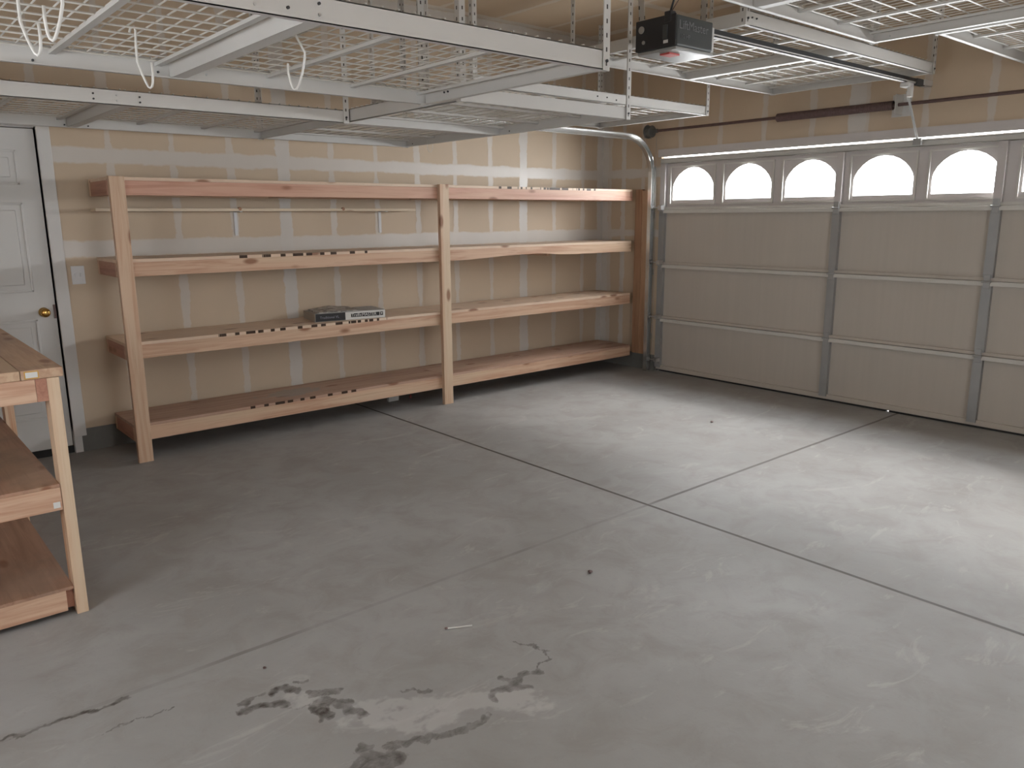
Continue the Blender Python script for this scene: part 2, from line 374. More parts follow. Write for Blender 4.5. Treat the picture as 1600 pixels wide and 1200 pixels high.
# left wall with the house door opening (x .13 - 1.065, z 0 - 2.125)
S('wall_left', MB().box(X0-.1, .12, Y1, Y1+.1, 0, H).box(.12, 1.065, Y1, Y1+.1, 2.13, H).box(1.065, X1+.1, Y1, Y1+.1, .155, H), m_wall_l,
  'bare tan drywall with pale mud strips behind the long shelves')
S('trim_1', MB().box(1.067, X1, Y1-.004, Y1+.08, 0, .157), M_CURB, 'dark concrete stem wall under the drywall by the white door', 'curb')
S('wall_front', MB().box(X1, X1+.1, DY1, Y1, .155, H).box(X1, X1+.1, DY0, DY1, DH+.02, H).box(X1, X1+.1, Y0, DY0, 0, H), m_wall_f,
  'bare tan drywall around the overhead garage door')
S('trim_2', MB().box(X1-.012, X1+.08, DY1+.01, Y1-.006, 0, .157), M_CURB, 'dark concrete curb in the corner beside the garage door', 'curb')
S('wall_right', MB().box(X0-.1, .7, Y0-.1, Y0, 0, H).box(2.5, X1+.1, Y0-.1, Y0, 0, H).box(.7, 2.5, Y0-.1, Y0, 0, .85).box(.7, 2.5, Y0-.1, Y0, 2.15, H), m_wall_o, 'bare drywall behind the viewer on the right')
S('wall_back', MB().box(X0-.1, X0, Y0, 1.2, 0, H).box(X0-.1, X0, 2.8, Y1, 0, H).box(X0-.1, X0, 1.2, 2.8, 0, .9).box(X0-.1, X0, 1.2, 2.8, 2.1, H), m_wall_o, 'bare drywall behind the workbench')
S('trim_3', MB().box(X1-.016, X1+.01, DY0-.02, DY1+.03, DH+.005, DH+.075), FRAMEM, 'pale head trim above the garage door', 'trim')
S('trim_4', MB().box(6.32, 9.0, -2.5, 7, -.06, -.02), M_CURB, 'concrete driveway strip outside the garage door', 'driveway')

# house door (door_1)
d1 = thing('door_1', (.59, Y1, 0), 'white panelled house door with brass knob in the left wall', 'door'); d1['kind'] = 'structure'
mb = MB().box(.128, 1.060, Y1+.018, Y1+.055, .05, 2.112)
mb.build('door_slab', DOOR_W, d1)
for px0, px1 in ((.235, .53), (.655, .95)):
    for pz0, pz1 in ((.26, .92), (1.10, 1.66), (1.77, 1.98)):
        q = MB()
        # moulded rectangle: raised frame and raised field
        for (a, b, c, e) in ((px0, px1, pz0, pz0+.014), (px0, px1, pz1-.014, pz1), (px0, px0+.014, pz0, pz1), (px1-.014, px1, pz0, pz1)):
            q.box(a, b, Y1+.011, Y1+.019, c, e, .003)
        q.box(px0+.045, px1-.045, Y1+.012, Y1+.019, pz0+.045, pz1-.045, .006)
        q.build('door_panel', DOOR_W, d1)
kn = MB().lathe((.99, Y1+.018, .965), (0, -1, 0), [(0, .031), (.006, .031), (.010, .014), (.030, .012), (.038, .024), (.052, .030), (.066, .026), (.072, .012)], 24).build('knob', BRASS, d1, smooth=True, label='brass knob')
MB().box(1.046, 1.06, Y1+.008, Y1+.02, .92, 1.01).build('strike_plate', RUST, d1)
MB().box(.09, 1.075, Y1+.012, Y1+.07, 0, .048).build('dark_gap_fill', RUBBER, d1, label='black box standing in for the dark gap under the white door')  # solid black box paints the darkness of the gap below the slab
MB().box(.10, 1.09, Y1+.06, Y1+.10, 0, 2.16).build('light_leak_block', RUST, d1, label='dark panel added behind the white door to block light leaks')  # added backing: blocks outside light round the slab and keeps the gap dark
MB().box(1.065, 1.08, Y1+.0, Y1+.09, 0, 2.13).build('jamb', TRIM_W, d1)
MB().box(.12, 1.07, Y1+.02, Y1+.09, 2.117, 2.14).build('jamb', TRIM_W, d1)
S('trim_5', MB().box(1.068, 1.145, Y1-.016, Y1+.002, .11, 2.20, .004).box(1.068, 1.115, Y1-.014, Y1+.002, .0, .11), TRIM_W, 'white casing on the latch side of the house door', 'trim')
S('trim_6', MB().box(.04, 1.145, Y1-.016, Y1+.002, 2.125, 2.2, .004).box(.04, .118, Y1-.016, Y1+.002, 0, 2.125, .004), TRIM_W, 'white casing over the head of the house door', 'trim')
# switch
sw = thing('light_switch', (1.21, Y1, 1.195), 'white light switch plate on the drywall between white door and shelves', 'switch')
MB().box(1.172, 1.252, Y1-.007, Y1-.0005, 1.135, 1.255, .002).build('plate', SWITCHW, sw)
for xx in (1.195, 1.229): MB().box(xx-.005, xx+.005, Y1-.016, Y1-.006, 1.185, 1.205, .001).build('toggle', SWITCHW, sw)

# added windows that carry the fill lamps, in unseen walls behind the camera
for nm, fr, pane, lab in (('added_window_1', MB().box(.7, .75, Y0-.08, Y0, .85, 2.15).box(2.45, 2.5, Y0-.08, Y0, .85, 2.15).box(.7, 2.5, Y0-.08, Y0, .85, .9).box(.7, 2.5, Y0-.08, Y0, 2.1, 2.15),
        MB().box(.75, 2.45, Y0-.05, Y0-.045, .9, 2.1), 'added side window for fill light behind the viewer'),
       ('added_window_2', MB().box(X0-.08, X0, 1.2, 1.25, .9, 2.1).box(X0-.08, X0, 2.75, 2.8, .9, 2.1).box(X0-.08, X0, 1.2, 2.8, .9, .95).box(X0-.08, X0, 1.2, 2.8, 2.05, 2.1),
        MB().box(X0-.05, X0-.045, 1.25, 2.75, .95, 2.05), 'added window for fill light in the wall behind the workbench')):
    f = fr.build(nm, TRIM_W, None, None, label=lab, cat='window', kind='structure'); pane.build('pane', GLASS, f)

# ---------------------------------------------------------------- garage door (door_2)
gd = thing('door_2', (X1, 2.64, 0), 'white sectional overhead garage door with eight arched windows', 'garage door'); gd['kind'] = 'structure'
ZS = [.018, .545, 1.083, 1.6125, 2.100]
XF = 6.25
STY = [5.055, 3.262, 2.092, .30]
for i in range(4):
    z0, z1 = ZS[i], ZS[i+1]
    if i < 3:
        mb = MB().box(XF+.035, XF+.06, DY0, DY1, z0, z1)
    else:
        mb = MB().box(XF+.035, XF+.06, DY0, DY1, z0, WIN_Z[0]).box(XF+.035, XF+.06, DY0, DY1, WIN_Z[1], z1)
        ys = [DY1]+[v for c in WIN_Y for v in (c+.26, c-.26)]+[DY0]
        for a, b in zip(ys[0::2], ys[1::2]):
            if a-b > .001: mb.box(XF+.035, XF+.06, b, a, WIN_Z[0], WIN_Z[1])
    sec = mb.build('door_section', PANEL if i < 3 else FRAMEM, gd)
    # folded steel rails at the section joints
    if i < 3:
        MB().box(XF-.004, XF+.036, DY0, DY1, z1-.036, z1-.004, .003).build('top_rail', RAILM, sec)
    if i > 0:
        MB().box(XF+.012, XF+.036, DY0, DY1, z0, z0+.022).build('bottom_rail', RAILM if i == 3 else PANEL, sec)
    else:
        MB().box(XF+.012, XF+.036, DY0, DY1, z0, z0+.04).build('bottom_rail', PANEL, sec)
    for y in STY:
        wd = .032 if i < 3 else .028
        q = MB().box(XF-.002, XF+.036, y-wd, y+wd, z0+.022, z1-.037 if i < 3 else z1-.02)
        q.build('stile', STILEM if i < 3 else FRAMEM, sec)
MB().box(XF-.014, XF+.03, DY0, DY1, 2.045, 2.049).box(XF-.014, XF-.011, DY0, DY1, 2.045, 2.055).box(XF-.006, XF+.03, DY0, DY1, 2.050, 2.085).box(XF-.030, XF+.03, DY0, DY1, 2.086, 2.09).build('top_strut', RAILM, gd)
# windows: a recessed surround with an arched cut-out, and glass
def arch(yc, hw=.232, z0=1.700, zs=1.825, zt=2.0):
    pts = [(yc-hw, z0), (yc+hw, z0), (yc+hw, zs)]
    for a in range(1, 12):
        t = math.pi*a/12; pts.append((yc+hw*math.cos(t), zs+(zt-zs)*math.sin(t)**1.3))
    pts.append((yc-hw, zs)); return pts
for yc in WIN_Y:
    win = thing('window_frame', (XF+.04, yc, 1.85), None, None); win.parent = gd; win.location = Vector((XF+.04, yc, 1.85))-gd.location
    inner = arch(yc); outer = [(yc-.262, 1.662), (yc+.262, 1.662), (yc+.262, 2.018), (yc-.262, 2.018)]
    q = MB(); bm = q.bm
    for xx in (XF+.040, XF+.050):
        vo = [bm.verts.new((xx, a, b)) for a, b in outer]; vi = [bm.verts.new((xx, a, b)) for a, b in inner]
        es = [bm.edges.new((L[k], L[(k+1) % len(L)])) for L in (vo, vi) for k in range(len(L))]
        bmesh.ops.triangle_fill(bm, use_beauty=True, edges=es)
        if xx == XF+.040: fo, fi = vo, vi
        else:
            for A, B in ((fo, vo), (fi, vi)):
                for k in range(len(A)): bm.faces.new((A[k], A[(k+1) % len(A)], B[(k+1) % len(A)], B[k]))
    q.build('arch_insert', FRAMEM, win)
    b = MB(); e = .262
    b.box(XF+.022, XF+.036, yc-e, yc+e, 1.655, 1.668).box(XF+.022, XF+.036, yc-e, yc+e, 2.008, 2.020)
    b.box(XF+.022, XF+.036, yc-e, yc-e+.012, 1.668, 2.008).box(XF+.022, XF+.036, yc+e-.012, yc+e, 1.668, 2.008).build('bead', RAILM, win)
    MB().box(XF+.052, XF+.056, yc-.25, yc+.25, 1.67, 2.01).build('pane', GLASS, win)
# hinges with rollers at the joints
for z in ZS[1:4]:
    for y in STY:
        q = MB().box(XF-.012, XF-.003, y-.022, y+.022, z-.055, z+.045, .003)
        q.tube([(XF-.018, y-.03, z-.006), (XF-.018, y+.03, z-.006)], .008, 8)
        q.build('hinge', STILEM, gd, smooth=False)
for z in (.12, .56, 1.10, 1.63):
    MB().tube([(XF-.055, 5.03, z), (XF-.055, 5.135, z)], .006, 8).tube([(XF-.055, 5.118, z), (XF-.055, 5.138, z)], .021, 14).box(XF-.06, XF-.003, 5.02, 5.06, z-.02, z+.02).build('roller', BOLT, gd)
# rubber seal in pieces: two slits let daylight through
cuts = [(5.045, 5.07), (2.70, 2.725)]
e0 = DY1
q = MB()
for a, b in cuts:
    q.box(XF+.02, XF+.06, b, e0, .001, .02); q.box(XF+.02, XF+.06, a, b, .013, .02); e0 = a
q.box(XF+.02, XF+.06, DY0, e0, .001, .02).build('bottom_seal', RUBBER, gd)
S('trim_7', MB().box(XF+.03, XF+.1, DY1-.002, DY1+.012, 0, DH+.02), FRAMEM, 'pale jamb strip on the left of the garage door', 'trim')

# ---------------------------------------------------------------- door track, torsion bar
TY = 5.135
tr = thing('door_track', (6.19, TY, 0), 'shiny curved steel roller track left of the garage door', 'track')
pts = [(6.185, TY, .0), (6.185, TY, 1.0), (6.185, TY, 1.93)]
cx, cz, R = 5.835, 1.935, .35
for a in range(1, 15):
    t = math.pi/2*a/14; pts.append((cx+R*math.cos(t), TY, cz+R*math.sin(t)))
pts += [(5.0, TY, 2.287), (4.2, TY, 2.290), (3.45, TY, 2.293)]
prof = [(0.028, -.027), (0.028, .027), (-.014, .027), (-.014, .020), (-.010, .020), (-.010, .0235), (.0245, .0235), (.0245, -.0235), (-.010, -.0235), (-.010, -.020), (-.014, -.020), (-.014, -.027)]
MB().sweep(pts, prof, (0, 1, 0)).build('rail', ALU, tr)
for z in (.35, 1.0, 1.55):
    MB().box(6.205, 6.249, TY+.03, TY+.034, z-.03, z+.03).box(6.245, 6.249, TY+.0, TY+.034, z-.03, z+.03).build('track_bracket', GALV, tr)
MB().box(6.214, 6.249, TY+.012, TY+.030, .0, 2.02).build('mounting_angle', GALV, tr)
MB().box(3.5, 3.53, TY+.028, TY+.031, 2.29, H).build('hanger_strap', PERF_G, tr, (3.515, TY+.03, 2.3))

tb = thing('torsion_bar', (6.16, 5.13, 2.345), 'thin torsion bar with dark coil spring above the garage door', 'torsion bar')
MB().tube([(6.165, 5.22, 2.348), (6.165, .1, 2.348)], .0125, 10).build('bar', RUST, tb)
q = MB(); n = 20
L = []
y = 3.80
prof = [(0, .016), (.004, .028)]
hh = .008
while y > 2.84:
    L += [(3.80-y+.004, .031), (3.80-y+.008, .0345), (3.80-y+.012, .031)]; y -= .014
q.lathe((6.165, 3.80, 2.348), (0, -1, 0), prof+L+[(.955, .031), (.96, .016)], 14).build('coil_spring', RUST, tb)
MB().lathe((6.165, 5.20, 2.348), (0, -1, 0), [(0, .02), (.004, .062), (.012, .064), (.018, .05), (.06, .048), (.066, .056), (.072, .05), (.08, .02), (.13, .018), (.135, .012)], 22).build('cable_drum', plain('dark_cast_drum', (.12, .125, .12), .5, .4), tb, label='grey cable drum')
MB().box(6.15, 6.249, 5.215, 5.221, 2.29, 2.40).build('end_bracket', GALV, tb)
MB().box(6.12, 6.249, 2.80, 2.806, 2.28, 2.42).box(6.243, 6.249, 2.74, 2.88, 2.27, 2.43).build('centre_bracket', STEEL_W, tb)
MB().tube([(6.20, 5.11, 2.30), (6.21, 5.10, 1.2), (6.215, 5.095, .08)], .002, 6).build('lift_cable', GALV, tb)

# ---------------------------------------------------------------- garage door opener
RY = 2.635
op = thing('garage_door_opener', (3.32, RY, 2.335), 'black ceiling garage door opener motor with long rail to the door', 'garage door opener')
bx0, bx1, by0, by1, bz0, bz1 = 3.175, 3.46, 2.515, 2.765, 2.345, 2.485
MB().box(bx0, bx1, by0, by1, bz0, bz1, .010).build('motor_housing', DKGREY, op)
MB().box(bx0-.006, bx0+.004, by0+.004, by1-.002, bz0+.002, bz1+.004, .004).build('back_cover', BLACK, op, label='black rear cover')
MB().box(bx1-.002, bx1+.022, by0+.008, by1-.008, bz0+.004, bz1-.02, .004).build('lamp_lens', PAPER, op, label='cream lens at the front end')
lens = MB().box(bx0+.006, bx1+.018, by0+.006, by1-.006, bz0-.014, bz0+.001, .005).build('light_lens', GREYC, op, label='pale grey underside')
MB().box(bx0+.045, bx0+.125, by0+.075, by0+.135, bz0-.022, bz0-.012, .003).build('indicator', REDP, lens, label='red glowing button')
for (cy, cz, r) in ((by1-.04, bz0+.10, .017), (by1-.055, bz0+.04, .009)):
    MB().lathe((bx0-.006, cy, cz), (-1, 0, 0), [(0, r), (.004, r), (.005, r*.6)], 18).build('control_dial', GALV, op)
MB().box(bx0-.012, bx0-.005, by0+.048, by0+.075, bz0+.035, bz0+.10, .002).build('connector', DKGREY, op)
MB().box(bx0-.0075, bx0-.0055, by0+.045, by0+.072, bz0+.018, bz0+.032).build('sticker', PAPER, op, label='small cream sticker')
MB().box(bx0-.01, bx0+.03, by0+.03, by0+.07, bz1-.03, bz1+.02, .006).build('cable_block', BLACK, op)
def text(name, body, size, loc, rot, m, parent, ext=.0006):
    cu = bpy.data.curves.new(name, 'FONT'); cu.body = body; cu.size = size; cu.extrude = ext; cu.resolution_u = 3
    to = bpy.data.objects.new(name+'_tmp', cu); COL.objects.link(to)
    dg = bpy.context.evaluated_depsgraph_get(); dg.update()
    me = bpy.data.meshes.new_from_object(to.evaluated_get(dg)); COL.objects.unlink(to); bpy.data.objects.remove(to)
    o = bpy.data.objects.new(name, me); COL.objects.link(o); me.materials.clear(); me.materials.append(m)
    o.parent = parent; o.location = Vector(loc)-wpos(parent); o.rotation_euler = rot; return o
GREYT = plain('grey_print', (.17, .17, .18), .5)
text('lettering', 'LiftMaster', .056, (bx0+.016, by0-.0012, bz0+.078), (math.pi/2, 0, 0), GREYT, op)
text('lettering', '1/2 HP', .026, (bx0+.03, by0-.0012, bz0+.038), (math.pi/2, 0, 0), GREYT, op)
# rail, with the dark belt slot above a pale lower face
MB().box(bx1+.02, 6.10, RY-.016, RY+.016, 2.468, 2.494).build('rail', BLACK, op)
MB().box(bx1+.02, 6.0, RY-.018, RY-.012, 2.458, 2.470).box(bx1+.02, 6.0, RY-.018, RY+.018, 2.458, 2.462).build('rail_flange', STEEL_W, op, label='pale lower flange of the rail')
MB().box(6.02, 6.15, RY-.02, RY+.02, 2.455, 2.498, .004).build('pulley_housing', DKGREY, op)
MB().box(5.86, 5.95, RY-.03, RY+.03, 2.425, 2.458, .006).build('trolley', STEEL_W, op)
MB().box(5.90, 5.94, RY-.035, RY-.005, 2.36, 2.43, .004).build('trolley_arm_joint', STEEL_W, op)
MB().tube([(5.92, RY, 2.40), (6.06, 2.645, 2.25), (6.20, 2.65, 2.08)], .009, 8).build('door_arm', GALV, op)
MB().box(6.185, 6.21, 2.62, 2.68, 2.05, 2.10, .003).build('door_bracket', GALV, op)
MB().box(6.12, 6.249, RY-.03, RY+.03, 2.46, 2.50).build('header_bracket', STEEL_W, op)
for (sx, sy, tx, ty) in ((bx0+.03, by1-.012, bx0+.0, by1+.03), (bx1-.04, by0+.03, bx1-.04, by0+.03)):
    q = MB().box(-.002, .002, -.018, .018, 0, 1.0); 
    for v in q.bm.verts:
        z = v.co.z; v.co = Vector((v.co.x+sx+(tx-sx)*z, v.co.y+sy+(ty-sy)*z, bz1-.01+(H-bz1+.01)*z))
    q.build('hanger_strap', PERF_G, op, (sx, sy, bz1))
MB().tube([(bx0+.01, by0+.05, bz1+.015), (bx0+.03, by0+.03, 2.60), (bx0+.10, by0+.04, 2.75), (bx0+.16, by0+.1, 2.95), (bx0+.2, by0+.12, H)], .005, 8).build('power_cord', BLACK, op, smooth=True)
MB().tube([(bx0+.02, by0+.055, bz1+.015), (bx0+.07, by0-.00, 2.62), (bx0+.05, by0-.01, 2.66), (bx0+.15, by0+.03, 2.8), (bx0+.3, by0+.05, H)], .0025, 6).build('bell_wire', RUST, op, smooth=True)

# ---------------------------------------------------------------- overhead racks
BH = .070
def rack(label, x0, x1, y0, y1, z, long, n_mod, bolts=(), posts=(1, 1, 1, 1)):
    r = thing('ceiling_rack', ((x0+x1)/2, (y0+y1)/2, z), label, 'ceiling rack', 'white steel racks hung from the ceiling')
    t = .003; zt = z+BH
    def side(c, inward, ax, a0, a1):
        q = MB(); s = inward
        def b(u0, u1, w0, w1):
            if ax == 'x': q.box(a0, a1, min(u0, u1), max(u0, u1), w0, w1)
            else: q.box(min(u0, u1), max(u0, u1), a0, a1, w0, w1)
        b(c, c+s*t, z, zt); b(c, c+s*.026, z, z+t); b(c, c+s*.020, zt-t, zt)
        return q.build('side_beam', STEEL_W, r)
    if long == 'x':
        side(y0, 1, 'x', x0, x1); side(y1, -1, 'x', x0, x1); L0, L1, c0, c1 = x0, x1, y0, y1
    else:
        side(x0, 1, 'y', y0, y1); side(x1, -1, 'y', y0, y1); L0, L1, c0, c1 = y0, y1, x0, x1
    def cross(name, l, hw, zb, zt2, lip=0, sgn=1):
        q = MB(); e = .0032
        if long == 'x':
            q.box(l-hw, l+hw, c0+e, c1-e, zb, zt2)
            if lip: q.box(min(l, l+sgn*lip), max(l, l+sgn*lip), c0+e, c1-e, zb, zb+t)
        else:
            q.box(c0+e, c1-e, l-hw, l+hw, zb, zt2)
            if lip: q.box(c0+e, c1-e, min(l, l+sgn*lip), max(l, l+sgn*lip), zb, zb+t)
        return q.build(name, STEEL_W, r)
    cross('end_beam', L0+.002, .0018, z-.001, zt-.006, .028, 1); cross('end_beam', L1-.002, .0018, z-.001, zt-.006, .028, -1)
    mods = [L0+(L1-L0)*i/n_mod for i in range(n_mod+1)]
    for m in mods[1:-1]:
        q = cross('centre_beam', m, .0018, z+.002, zt-.006, .05, 1)
    for a, b in zip(mods, mods[1:]):
        for f in (.035, .335, .665, .965):
            cross('deck_support', a+(b-a)*f, .012, zt-.028, zt-.016)
        # wire deck, one welded panel per module
        q = MB(); zz = zt-.008; wr = .0027
        nl = int((b-a)/.056); nc = int((c1-c0)/.102)
        for i in range(nl+1):
            l = a+.012+(b-a-.024)*i/nl
            if long == 'x': q.tube([(l, c0-.004, zt+.004), (l, c0+.012, zt+.005), (l, c0+.03, zz), (l, c1-.03, zz), (l, c1-.012, zt+.005), (l, c1+.004, zt+.004)], wr, 5)
            else: q.tube([(c0-.004, l, zt+.004), (c0+.012, l, zt+.005), (c0+.03, l, zz), (c1-.03, l, zz), (c1-.012, l, zt+.005), (c1+.004, l, zt+.004)], wr, 5)
        for j in range(nc+1):
            c = c0+.03+(c1-c0-.06)*j/nc; zw = zz-.0052
            if long == 'x': q.tube([(a+.006, c, zw), (b-.006, c, zw)], .0036, 5)
            else: q.tube([(c, a+.006, zw), (c, b-.006, zw)], .0036, 5)
        q.build('wire_deck', WIRE_W, r)
    k = 0
    for (px, py, sx, sy) in ((x0, y0, 1, 1), (x1, y0, -1, 1), (x0, y1, 1, -1), (x1, y1, -1, -1)):
        if posts[k]:
            ex = px-sx*.0065; ey = py-sy*.0065
            q = MB().box(min(ex, ex+sx*.034), max(ex, ex+sx*.034), ey-.0015, ey+.0015, z-.004, H)
            q.box(ex-.0015, ex+.0015, min(ey, ey+sy*.034), max(ey, ey+sy*.034), z-.004, H)
            p = q.build('hanging_post', PERF_W, r, (ex, ey, z-.004))
            MB().tube([(ex+sx*.018, ey-sy*.007, z+.03), (ex+sx*.018, ey+sy*.004, z+.03)], .006, 8).build('bolt', BOLTD, p)
        k += 1
    for (px, py, pz, ax, dark) in bolts:
        d = Vector((0, .006, 0)) if ax == 'y' else Vector((.006, 0, 0))
        c = Vector((px, py, pz)); MB().tube([c-d, c+d], .0045, 8).build('bolt', BOLTD if dark else BOLT, r)
    return r
rack('nearest rack of white wire mesh, with four vinyl hooks hanging beneath it', -.11, 2.34, 2.18, 3.395, 2.10, 'x', 2,
     [(.955, 2.18, 2.12, 'y', 0), (1.05, 2.18, 2.155, 'y', 1), (1.05, 2.18, 2.125, 'y', 1), (1.145, 2.18, 2.15, 'y', 1), (1.145, 2.18, 2.12, 'y', 0),
      (1.07, 3.392, 2.15, 'y', 1), (1.07, 3.392, 2.12, 'y', 1), (1.15, 3.392, 2.115, 'y', 1), (1.26, 3.392, 2.13, 'y', 0), (.64, 3.392, 2.115, 'y', 1), (2.337, 3.2, 2.14, 'x', 1), (2.337, 3.23, 2.14, 'x', 1)])
rack('left rack nearest the white house door, behind the one with the hooks', -.04, 2.41, 4.31, 5.535, 2.10, 'x', 2,
     [(1.155, 4.31, 2.145, 'y', 0), (1.155, 4.31, 2.12, 'y', 0), (1.05, 4.31, 2.145, 'y', 1), (1.05, 4.31, 2.12, 'y', 1), (1.26, 4.31, 2.145, 'y', 1), (1.26, 4.31, 2.12, 'y', 1), (1.17, 5.53, 2.115, 'y', 1), (1.3, 5.53, 2.115, 'y', 1), (2.407, 4.37, 2.145, 'x', 1), (2.407, 4.37, 2.115, 'x', 1)])
rack('rack running crosswise above the middle of the long shelves', 2.43, 3.655, 3.225, 5.60, 2.11, 'y', 2,
     [(3.655, 4.46, 2.13, 'x', 1), (3.655, 4.30, 2.13, 'x', 1), (3.655, 5.5, 2.13, 'x', 1)])
rack('rack above the curved door track in the far corner', 3.22, 5.67, 4.14, 5.36, 2.365, 'x', 2,
     [(4.35, 4.14, 2.40, 'y', 1), (4.45, 4.14, 2.40, 'y', 1), (4.55, 4.14, 2.39, 'y', 1)])
rack('rack directly over the opener rail, close to the garage door', 3.69, 5.97, 2.49, 3.735, 2.505, 'x', 2,
     [(3.75, 2.49, 2.545, 'y', 1), (3.79, 2.49, 2.545, 'y', 1)])
rack('high rack at the top edge, right of the opener rail', 2.24, 4.665, 1.06, 2.295, 2.505, 'x', 2, [(4.662, 2.2, 2.53, 'x', 0)])
rack('rack in the far right upper corner above the garage door windows', 4.71, 6.16, .74, 1.965, 2.505, 'x', 1)

# vinyl hooks hung from the mesh
RA = YAW-math.pi/2
def hook(x, y, ztop, shape, r, label):
    h = thing('utility_hook', (x, y, ztop), label, 'hook', 'white hooks hung on the racks')
    pts = [(x+math.cos(RA)*u, y+math.sin(RA)*u, ztop+v) for u, v in shape]
    MB().tube(pts, r, 8).build('hook_wire', HOOK, h, smooth=True)
    return h
def J(side, top=.012, kink=0.0):
    s_ = side
    return [(-.016*s_, -.006), (-.012*s_, top-.004), (0, top), (.004*s_, top-.012), (kink*s_, -.05), (kink*s_, -.095), (kink*s_+.010*s_, -.130), (.022*s_, -.160), (.028*s_, -.172), (.034*s_, -.177),
            (.040*s_, -.172), (.044*s_, -.160), (.047*s_, -.130), (.046*s_, -.098)]
hook(.455, 2.50, 2.155, J(1), .0040, 'leftmost white hook on the nearest rack, its open prong pointing right')
hook(.50, 2.235, 2.155, J(-1), .0040, 'white hook cut by the top edge of the picture')
hook(.845, 2.875, 2.155, J(1), .0040, 'third white hook from the left, hanging over the far beam')
hook(1.268, 2.60, 2.155, [(-.014, -.004), (-.008, .008), (0, .008), (.006, -.004), (.034, -.058), (.032, -.075), (.022, -.12), (.008, -.160), (.0, -.172), (-.007, -.175), (-.013, -.170), (-.020, -.150), (-.026, -.12), (-.025, -.092)], .0040, 'rightmost white hook of the nearest rack, bent shank and prong pointing left')
hook(3.58, 5.19, 2.13, [(0, .0), (-.002, -.03), (.0, -.06), (.012, -.085), (.028, -.085), (.04, -.06), (.042, -.03)], .0016, 'thin grey wire hook under the rack above the shelves')

# ---------------------------------------------------------------- long storage shelves
SY, SD, SB = 5.296, 5.334, 5.835
sh = thing('storage_shelf', (3.7, 5.55, 0), 'long four-tier shelving of fir boards along the bare drywall', 'shelving')
TIER = [(.137, .248), (.677, .784), (1.20, 1.308), (1.70, 1.808)]
for (a, b, m) in ((1.324, 1.413, W_Z), (3.762, 3.851, W_Z)):
    MB().box(a, b, SY, SD-.0008, 0, 1.812, .002).build('post', m, sh)
MB().box(6.205, 6.243, 5.27, 5.36, .16, 1.81, .002).build('post', W_DK, sh, label='dark cleat on the end wall')
MB().box(6.205, 6.243, 5.185, 5.267, .16, 1.80, .002).build('post', wood('brown_board', 'z', (.46, .28, .17), (.34, .19, .11), (.46, .31, .2)), sh)
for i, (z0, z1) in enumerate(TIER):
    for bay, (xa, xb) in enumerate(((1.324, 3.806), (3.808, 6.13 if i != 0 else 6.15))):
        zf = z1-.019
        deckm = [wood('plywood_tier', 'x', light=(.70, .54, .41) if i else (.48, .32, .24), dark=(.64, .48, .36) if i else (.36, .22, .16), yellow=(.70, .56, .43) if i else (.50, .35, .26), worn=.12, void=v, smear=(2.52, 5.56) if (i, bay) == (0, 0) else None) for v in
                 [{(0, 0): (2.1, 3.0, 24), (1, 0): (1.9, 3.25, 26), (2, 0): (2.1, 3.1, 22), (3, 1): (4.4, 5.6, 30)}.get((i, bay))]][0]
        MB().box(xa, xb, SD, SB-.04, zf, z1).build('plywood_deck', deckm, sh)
        fm = W_RED if (i, bay) in ((3, 0), (3, 1)) else W_X
        if (i, bay) == (2, 1):     # wane along the lower edge of this board
            prof = [(xa, z0), (4.05, z0), (4.3, z0+.012), (4.6, z0+.024), (4.85, z0+.026), (5.0, z0+.020), (5.15, z0+.008), (5.3, z0+.004), (xb, z0+.004)]
            pts = [(x, SD, z) for x, z in prof]+[(xb, SD, zf-.0005), (xa, SD, zf-.0005)]
            MB().prism(pts, (0, .038, 0)).build('front_board', fm, sh, label='front board with a wavy bark edge')
        else:
            MB().box(xa, xb, SD, SD+.038, z0, zf-.0005, .0015).build('front_board', fm, sh)
        MB().box(xa, xb, SB-.08, SB-.041, z0, zf-.0005).build('back_board', W_X, sh)
        for xe in ([xa, xa+1.2, xb-.038]):
            MB().box(xe, xe+.038, SD+.039, SB-.082, z0, zf-.0005).build('cross_board', W_END if xe == xa and bay == 0 else W_Y, sh)
# little dark stain of dried paint on the lowest deck (wear)
# box of flooring on the shelf
bx = thing('flooring_box', (2.95, 5.62, .785), 'flat black and white carton lying on the second shelf from below', 'carton')
ang = math.radians(-9.5); FL = Vector((2.69, 5.44, .785))
ux = Vector((math.cos(ang), math.sin(ang), 0)); uy = Vector((-math.sin(ang), math.cos(ang), 0))
def obox(mb, u0, u1, v0, v1, z0, z1):
    P = [FL+ux*u+uy*v+Vector((0, 0, z-.785)) for z in (z0, z1) for (u, v) in ((u0, v0), (u1, v0), (u1, v1), (u0, v1))]
    vs = [mb.bm.verts.new(p) for p in P]
    for f in ((0, 1, 2, 3), (7, 6, 5, 4), (0, 4, 5, 1), (1, 5, 6, 2), (2, 6, 7, 3), (3, 7, 4, 0)): mb.bm.faces.new([vs[i] for i in f])
    return mb
def speckle():
    k = N('mosaic_print'); p = k.pos(); vo = k.n('ShaderNodeTexVoronoi'); k.put(vo.inputs['Vector'], p); vo.inputs['Scale'].default_value = 34
    c = k.mix(k.sep(vo.outputs['Color'])[0], (.12, .11, .10), (.50, .47, .43)); return k.out(c, .5)
BL, BW, BHt = .56, .30, .062
obox(MB(), 0, BL, 0, BW, .785, .785+BHt).build('carton', PAPERG, bx)
obox(MB(), .002, BL*.42, -.0012, -.0002, .787, .785+BHt-.002).build('black_label', INK, bx, label='black end panel')
obox(MB(), BL*.42, BL-.002, -.0012, -.0002, .787, .785+BHt-.002).build('white_label', PAPER, bx, label='white end panel')
